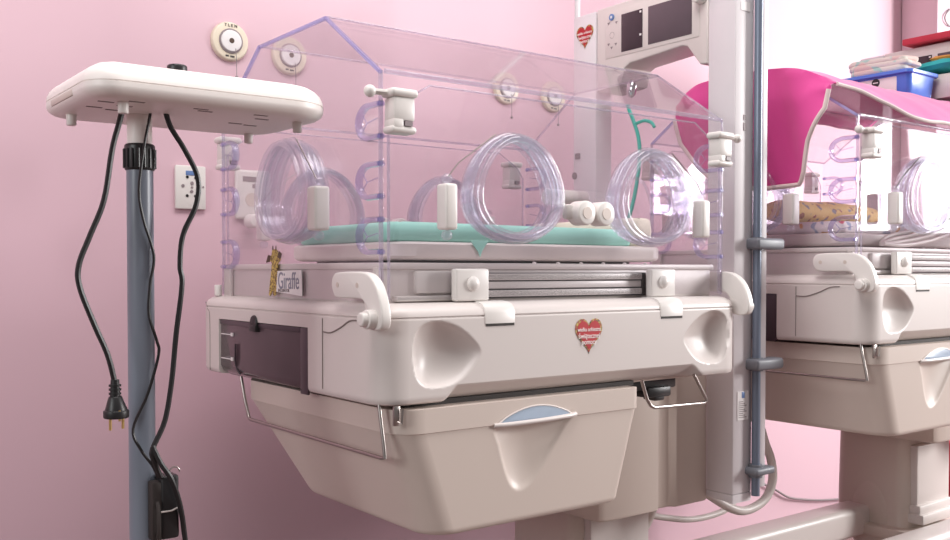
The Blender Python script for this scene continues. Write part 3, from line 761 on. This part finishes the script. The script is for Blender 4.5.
cyl(b, (-.3655, .15, .842), (-.367, .15, .866), .017, .009, seg=20, bev=.002); cyl(b, (-.3655, .15, .833), (-.3655, .15, .845), .0182, seg=20, bev=.002)
plug = lp('mains_plug', b, 'black')
b = new(); cyl(b, (-.375, .147, .816), (-.375, .147, .836), .0022, seg=10); cyl(b, (-.355, .153, .816), (-.355, .153, .836), .0022, seg=10); box(b, -.367, -.364, .133, .135, .830, .846); lp('plug_pin', b, 'brass', plug)
b = new(); tube(b, [(-.308, .160, 1.289), (-.312, .160, 1.268), (-.319, .160, 1.231), (-.325, .163, 1.171), (-.318, .165, 1.127), (-.303, .165, 1.074), (-.309, .165, 1.029), (-.311, .165, .984), (-.3, .165, .945), (-.297, .165, .922), (-.314, .165, .863), (-.337, .163, .812), (-.327, .158, .78), (-.312, .153, .756), (-.303, .153, .736)], .0023, 8, smooth=6); lp('thin_cord', b, 'black')
b = new(); tube(b, [(-.288, .150, 1.289), (-.28, .15, 1.267), (-.259, .15, 1.235), (-.239, .15, 1.194), (-.242, .15, 1.152), (-.263, .15, 1.105), (-.268, .15, 1.059), (-.265, .15, 1.029), (-.275, .15, .952), (-.282, .15, .884), (-.293, .15, .823), (-.313, .146, .783), (-.313, .146, .768), (-.300, .150, .736)], .0042, 8, smooth=6); lp('power_cord', b, 'black')
b = new(); tube(b, [(-.314, .145, .786), (-.304, .138, .76), (-.289, .135, .734), (-.274, .14, .69), (-.262, .15, .626), (-.24, .15, .45), (-.20, .16, .15), (-.18, .17, .006)], .0042, 8, smooth=6); lp('power_cord', b, 'black')
b = new(); box(b, -.300, -.272, .148, .180, .640, .738, .005, 3); ad = lp('power_adapter', b, 'black')
b = new(); box(b, -.3135, -.297, .150, .172, .640, .730, .003); tube(b, [(-.306, .149, .70), (-.306, .144, .69), (-.306, .144, .655), (-.306, .149, .645)], .003, 6); lp('adapter_bracket', b, 'gap', ad)
b = new(); tube(b, [(-.301, .147, .684), (-.285, .1465, .684), (-.271, .1465, .689)], .0014, 6); lp('tie_band', b, 'hose', ad)
b = new(); tube(b, [(-.279 + .008 * math.cos(a), .150, .742 + .008 * math.sin(a)) for a in [math.pi * k / 8 for k in range(9)]], .0012, 6); lp('hanging_loop', b, 'steel', ad)

# ------------------------------------------------------------------ on the back wall
def gas_outlet(x, zc, label, txt=True):
    o = thing('gas_outlet', (x, WY, zc), label, 'wall outlet', 'gas outlets on the wall')
    b = new(); cyl(b, (0, 0, 0), (0, -.012, 0), .050, .046, seg=48, bev=.003); obj('cover_plate', b, 'ivory', o)
    b = new(); cyl(b, (0, -.010, 0), (0, -.0145, 0), .031, seg=40, bev=.001); obj('dark_ring', b, 'cable', o)
    b = new(); cyl(b, (0, -.012, 0), (0, -.018, 0), .0275, .026, seg=40, bev=.0015); obj('socket_disc', b, 'paper', o)
    b = new(); cyl(b, (0, -.016, 0), (0, -.0188, 0), .0065, seg=16); obj('socket_hole', b, 'brown', o)
    b = new(); box(b, -.014, -.006, -.0132, -.0115, -.039, -.035); box(b, -.002, .009, -.0130, -.0115, -.040, -.036); obj('plate_mark', b, 'darktext', o)
    b = new(); tube(b, [(.010, -.018, -.018), (.012, -.018, -.05), (.013, -.016, -.085)], .0009, 5); ball(b, (.013, -.016, -.088), .004); obj('chain', b, 'cable', o)
    if txt: text('lettering', 'T L E N', .0105, T(0, -.0128, .0385) @ FRONT, 'darktext', o)
    return o
gas_outlet(.170, 1.621, 'round ivory gas outlet marked TLEN on the pink wall, just left of the hood')
gas_outlet(.332, 1.607, 'round ivory gas outlet seen through the left end of the hood roof', False)
gas_outlet(1.053, 1.605, 'round ivory gas outlet seen through the middle of the hood roof', False)
gas_outlet(1.243, 1.60, 'round ivory gas outlet nearest the upright that carries the display', False)
so = thing('wall_socket', (.066, WY, 1.253), 'white square-edged socket plate on the pink wall behind the lamp pole', 'socket')
b = new(); box(b, -.038, .038, -.012, 0, -.053, .053, .004); obj('socket_plate', b, 'white', so)
b = new(); box(b, -.013, .013, -.0132, -.011, .029, .040, .0004); obj('blue_tab', b, 'blue', so)
b = new()
for x, z in ((-.0095, .0245), (.0115, .0235), (-.010, -.0205), (.0105, -.021)): cyl(b, (x, -.0115, z), (x, -.0132, z), .0036, seg=12)
obj('pin_hole', b, 'black', so)
b = new()
for x, z, r in ((.002, .010, .0045), (.002, 0, .003), (.001, -.010, .004), (-.0205, .003, .004), (.030, .002, .0025)): cyl(b, (x, -.0115, z), (x, -.0135, z), r, seg=12)
obj('contact', b, 'cable', so)
so = thing('wall_socket', (.228, WY, 1.235), 'white rounded double socket on the wall seen through the left end of the hood', 'socket')
b = new(); box(b, -.048, .048, -.014, 0, -.055, .070, .012, 3); obj('socket_plate', b, 'white', so)
b = new(); box(b, -.030, .006, -.0152, -.013, .040, .053); box(b, -.004, .004, -.0152, -.013, .024, .034); obj('socket_print', b, 'cable', so)
b = new(); cyl(b, (-.006, -.013, -.005), (-.006, -.0155, -.005), .017, seg=24); obj('socket_cup', b, 'shell2', so)
b = new(); cyl(b, (.216, .982, 1.175), (.216, .945, 1.175), .019, .016, seg=24, bev=.003); cyl(b, (.216, .96, 1.175), (.245, .94, 1.168), .012, .008, seg=16, bev=.002)
tag(obj('mains_plug', b, 'white'), 'white plug pushed into the double socket behind the hood', 'plug')
b = new(); tube(b, [(2.20, .99, .36), (2.26, .985, .28), (2.305, .985, .238), (2.4, .985, .194), (2.48, .985, .155), (2.565, .985, .135), (2.70, .985, .112), (2.9, .985, .09)], .0045, 8, smooth=6)
tag(obj('wall_cable', b, 'cable'), 'dark grey cable sagging along the foot of the pink wall', 'cable')
b = new(); box(b, 2.70, 2.745, .97, .984, .068, .08, .003); tube(b, [(2.745, .978, .075), (2.80, .978, .080), (2.86, .98, .084)], .003, 6)
tag(obj('cable_end', b, 'cable'), 'short cable with dark connector below the sagging wall cable', 'cable')
b = new(); tube(b, [(3.40, PY - .004, 2.32), (3.385, PY - .004, 2.26), (3.39, PY - .004, 2.222), (3.42, PY - .004, 2.195), (3.40, PY - .004, 2.200), (3.34, PY - .004, 2.185), (3.297, PY - .004 + .002, 2.155)], .0028, 6, smooth=5)
b.free()
b = new(); tube(b, [(3.45, .825, 2.36), (3.425, .825, 2.27), (3.43, .825, 2.225), (3.475, .825, 2.20), (3.43, .825, 2.195), (3.38, .825, 2.18), (3.345, .825, 2.145), (3.37, .825, 2.118), (3.42, .825, 2.118), (3.47, .825, 2.14), (3.50, .825, 2.17)], .0035, 6, smooth=5)
tag(obj('wire_loop', b, 'cable'), 'thin grey wire bent into a loop on the pale pillar', 'wire')

# ------------------------------------------------------------------ hoses by the columns
b = new(); tube(b, [(1.20, .25, .72), (1.29, .25, .66), (1.324, .25, .60), (1.35, .25, .552), (1.357, .25, .498), (1.326, .25, .452), (1.255, .25, .434), (1.19, .25, .447), (1.12, .27, .49), (1.06, .30, .54)], .0115, 12, smooth=6)
tag(obj('ribbed_hose', b, 'hose'), 'white hose looping beside the foot of the tall upright', 'hose')
b = new(); tube(b, [(1.03, .36, .62), (1.018, .35, .53), (1.015, .35, .47), (.985, .355, .41), (.93, .37, .37)], .0095, 12, smooth=6)
tag(obj('white_hose', b, 'hose'), 'short white hose hanging against the right side of the near pedestal', 'hose')
b = new(); tube(b, [(1.04, .40, .425), (1.10, .40, .408), (1.206, .40, .386), (1.309, .40, .384), (1.38, .40, .40), (1.43, .42, .44), (1.44, .46, .55)], .0085, 12, smooth=6)
tag(obj('white_hose', b, 'hose'), 'pale hose sagging below the upright between both incubators', 'hose')

# ------------------------------------------------------------------ magenta cover over the second hood
def lerp(a, b, t): return a + (b - a) * t
def cover_profile(x):
    """front-to-back points of the cloth at x (the hood roof sits just below)"""
    t = sm(1.29, 1.58, x)
    fe = (lerp(.025, -.026, t), lerp(1.496, 1.432, t))
    return [fe, (lerp(.075, .06, t), lerp(1.524, 1.499, t)), (lerp(.13, .168, t), lerp(1.546, 1.555, t)), (.20, 1.556), (.31, 1.5595), (.45, 1.5555), (.505, 1.515)]
cov = new(); NX, NS = 44, 40
rows = []
def ease_profile(x):
    pts = smooth_path([(0, y, zz) for y, zz in cover_profile(x)], 6); out = []
    L = [0]
    for p, q in zip(pts, pts[1:]): L.append(L[-1] + (q - p).length)
    for k in range(NS + 1):
        s = L[-1] * k / NS; i = max(j for j in range(len(L)) if L[j] <= s + 1e-9); i = min(i, len(pts) - 2)
        u = (s - L[i]) / max(1e-9, L[i + 1] - L[i]); p = pts[i].lerp(pts[i + 1], u)
        out.append(p)
    return out
for i in range(NX + 1):
    x = 1.278 + (2.215 - 1.278) * i / NX
    rows.append([cov.verts.new((x + .004 * math.sin(9 * p.z), p.y, p.z + .0016 * math.sin(23 * x + 14 * p.y) + .0008 * math.sin(61 * x) + .001)) for p in ease_profile(x)])
for a, c in zip(rows, rows[1:]):
    for k in range(NS): cov.faces.new((a[k], a[k + 1], c[k + 1], c[k]))
# the end fall
def fall_bottom(y):
    pts = [(.0, 1.488), (.025, 1.480), (.031, 1.44), (.06, 1.40), (.085, 1.36), (.095, 1.31), (.100, 1.280), (.112, 1.262), (.213, 1.258), (.35, 1.27), (.42, 1.33), (.48, 1.40), (.51, 1.49)]
    for (y1, z1), (y2, z2) in zip(pts, pts[1:]):
        if y1 <= y <= y2 and y2 > y1: return lerp(z1, z2, (y - y1) / (y2 - y1))
    return 1.49
ND = 24; prev = None
for k in range(NS + 1):
    top = rows[0][k]; y = top.co.y; zb = min(fall_bottom(y), top.co.z - .004); colv = [top]
    for j in range(1, ND + 1):
        t = j / ND
        zz = lerp(top.co.z, zb, t)
        colv.append(cov.verts.new((1.278 - .016 * sm(0, .3, t) - .010 * t * math.sin(y * 31) - .004 * math.sin(y * 55 + 5 * t), y - .004 * t * math.sin(40 * zz), zz)))
    if prev:
        for j in range(ND): cov.faces.new((prev[j], prev[j + 1], colv[j + 1], colv[j]))
    prev = colv
trim_end = []; trim_front = [r[0].co.copy() for r in rows]
cover = obj('incubator_cover', cov, 'magenta', None, 60)
tag(cover, 'magenta cloth cover with pale piping draped over the hood of the right-hand incubator', 'cover')
sol = cover.modifiers.new('thickness', 'SOLIDIFY'); sol.thickness = .003; sol.offset = 1
ed = []
for k in range(60):
    y = .025 + (.478) * k / 59; ed.append((1.258 - .010 * math.sin(y * 31) - .004 * math.sin(y * 55 + 5), y, fall_bottom(y)))
b = new(); tube(b, ed, .0058, 8); tube(b, [tuple(p + Vector((0, -.002, 0))) for p in trim_front], .005, 8)
obj('piping', b, 'piping', cover)

# ------------------------------------------------------------------ on top of the second incubator
bx = thing('storage_box', (1.908, .19, 1.5665), 'blue plastic storage box standing on the magenta cover', 'box')
b = new()
loft(b, [[(x, y, zz) for x, y in rrect(.010 - i, .150 + i, .008 - i, .235 + i, .02)] for zz, i in ((0, 0), (.003, .002), (.066, .008))]); obj('tub', b, 'boxblue', bx)
b = new(); loft(b, [[(x, y, zz) for x, y in rrect(-.008 + i, .168 - i, -.008 + i, .255 - i, .022)] for zz, i in ((.062, .002), (.064, 0), (.072, 0), (.0745, .004), (.0755, .012))]); obj('lid', b, 'boxblue', bx)
b = new(); box(b, .0025, .006, .04, .205, .006, .058, .0015); lb = obj('side_label', b, 'paper', bx, label='pale label on the box side')
b = new(); cyl(b, (.0025, .105, .046), (.0008, .105, .046), .0125, seg=28); bd = obj('round_badge', b, 'black', bx, label='dark round badge')
b = new(); box(b, .0002, .001, .097, .113, .0445, .0475); obj('badge_print', b, 'paper', bd)
def towel(name, x0, x1, y0, y1, z0, layers, th, m, seed):
    rnd = random.Random(seed); b = new()
    for k in range(layers):
        i = rnd.uniform(0, .012); t = new(); rings = []
        zz0 = z0 + k * th
        base = rrect(x0 + i, x1 - rnd.uniform(0, .012), y0 + rnd.uniform(0, .012), y1 - rnd.uniform(0, .012), .02, 8)
        cx, cy = (x0 + x1) / 2, (y0 + y1) / 2
        for f, s in ((0, .95), (.25, 1.0), (.7, 1.0), (1, .94)):
            rings.append([(cx + (x - cx) * s, cy + (y - cy) * s, zz0 + th * f + (.0 if f == 0 else .003 * math.sin(40 * x + 30 * y + k))) for x, y in base])
        loft(t, rings); add(b, t)
    return obj(name, b, m, None, 60)
tw = towel('folded_towels', 1.915, 2.03, .205, .405, 1.6425, 3, .016, 'cloth', 5)
tag(tw, 'folded printed towels lying on the lid of the blue box', 'towels')
b = new(); loft(b, [[(x, y, zz + .008 * math.sin(30 * x + 20 * y)) for x, y in rrect(2.085 + i, 2.21 - i, .13 + i, .34 - i, .03)] for zz, i in ((1.573, .004), (1.60, -.004), (1.63, .0), (1.648, .012))])
tag(obj('paper_bag', b, 'bag'), 'crumpled pale paper bundle right of the blue box', 'bundle')
b = new(); loft(b, [[(x, y, zz + .006 * math.sin(50 * x + 20 * y)) for x, y in rrect(2.085 + i, 2.20 - i, .15 + i, .33 - i, .03)] for zz, i in ((1.660, .012), (1.672, .0), (1.684, .006), (1.690, .02))])
tag(obj('teal_cloth', b, 'teal'), 'teal cloth on top of the pale bundle at the right edge', 'cloth')
b = new(); loft(b, [[(x, y, zz + .004 * math.sin(60 * x + 20 * y)) for x, y in rrect(2.10 + i, 2.18 - i, .16 + i, .24 - i, .02)] for zz, i in ((1.6945, .006), (1.702, .0), (1.709, .012))])
tag(obj('orange_cloth', b, 'orange'), 'small orange cloth lying on the teal cloth', 'cloth')
b = new(); box(b, 2.250, 2.38, .08, .405, 1.7905, 1.812, .004)
tag(obj('red_folder', b, 'redcloth'), 'flat red folder lying on top of the far display unit', 'folder')

# inside the second incubator
m2 = soft_slab('mattress', 1.385, 1.99, .072, .45, 1.1467, 1.176, .02, 'printsheet', seed=8)
tag(m2, 'mattress with a white printed sheet inside the right-hand incubator', 'mattress')
b = new()
rr = []
for k in range(19):
    t = k / 18; x = 1.41 + .46 * t; s = (.5 + .5 * math.sin(math.pi * min(1, t * 4 + .2) / 2)) if t < .2 else (1 if t < .85 else 1 - (t - .85) * 1.6)
    rr.append([(x + .004 * math.sin(9 * a), .30 + .062 * s * math.cos(a) * (1 + .05 * math.sin(17 * x + 2 * a)), 1.1772 + .034 + .034 * s * math.sin(a) + .002 * math.sin(31 * x)) for a in [2 * math.pi * q / 24 for q in range(24)]])
loft(b, rr)
tag(obj('blanket_roll', b, 'yellow', None, 60), 'yellow printed blanket rolled up inside the right-hand incubator', 'blanket')
b = new()
for k in range(4):
    y = .005 + .014 * k
    tube(b, [(1.46 + .02 * k, y, 1.118), (1.56, y + .004, 1.115 + .008 * k), (1.68, y, 1.128 + .010 * k), (1.80, y - .002, 1.150 + .010 * k), (1.98, y, 1.168 + .012 * k)], .0055, 8, smooth=6)
tag(obj('tubing_bundle', b, 'hose'), 'white tubes lying along the front of the right-hand hood', 'tubing')
b = new(); tube(b, [(2.26, .40, .545), (2.34, .40, .47), (2.42, .40, .44), (2.54, .40, .45), (2.60, .40, .52)], .010, 10, smooth=6)
tag(obj('white_hose', b, 'hose'), 'white hose sagging to the right of the far pedestal at the picture edge', 'hose')
b = new(); cyl(b, (3.36, .68, 0), (3.36, .68, .31), .10, .12, seg=32, bev=.006); cyl(b, (3.36, .68, .305), (3.36, .68, .325), .125, seg=32, bev=.004)
tag(obj('waste_bin', b, 'redcloth'), 'red bin on the floor beyond the far pedestal, at the right edge', 'bin')
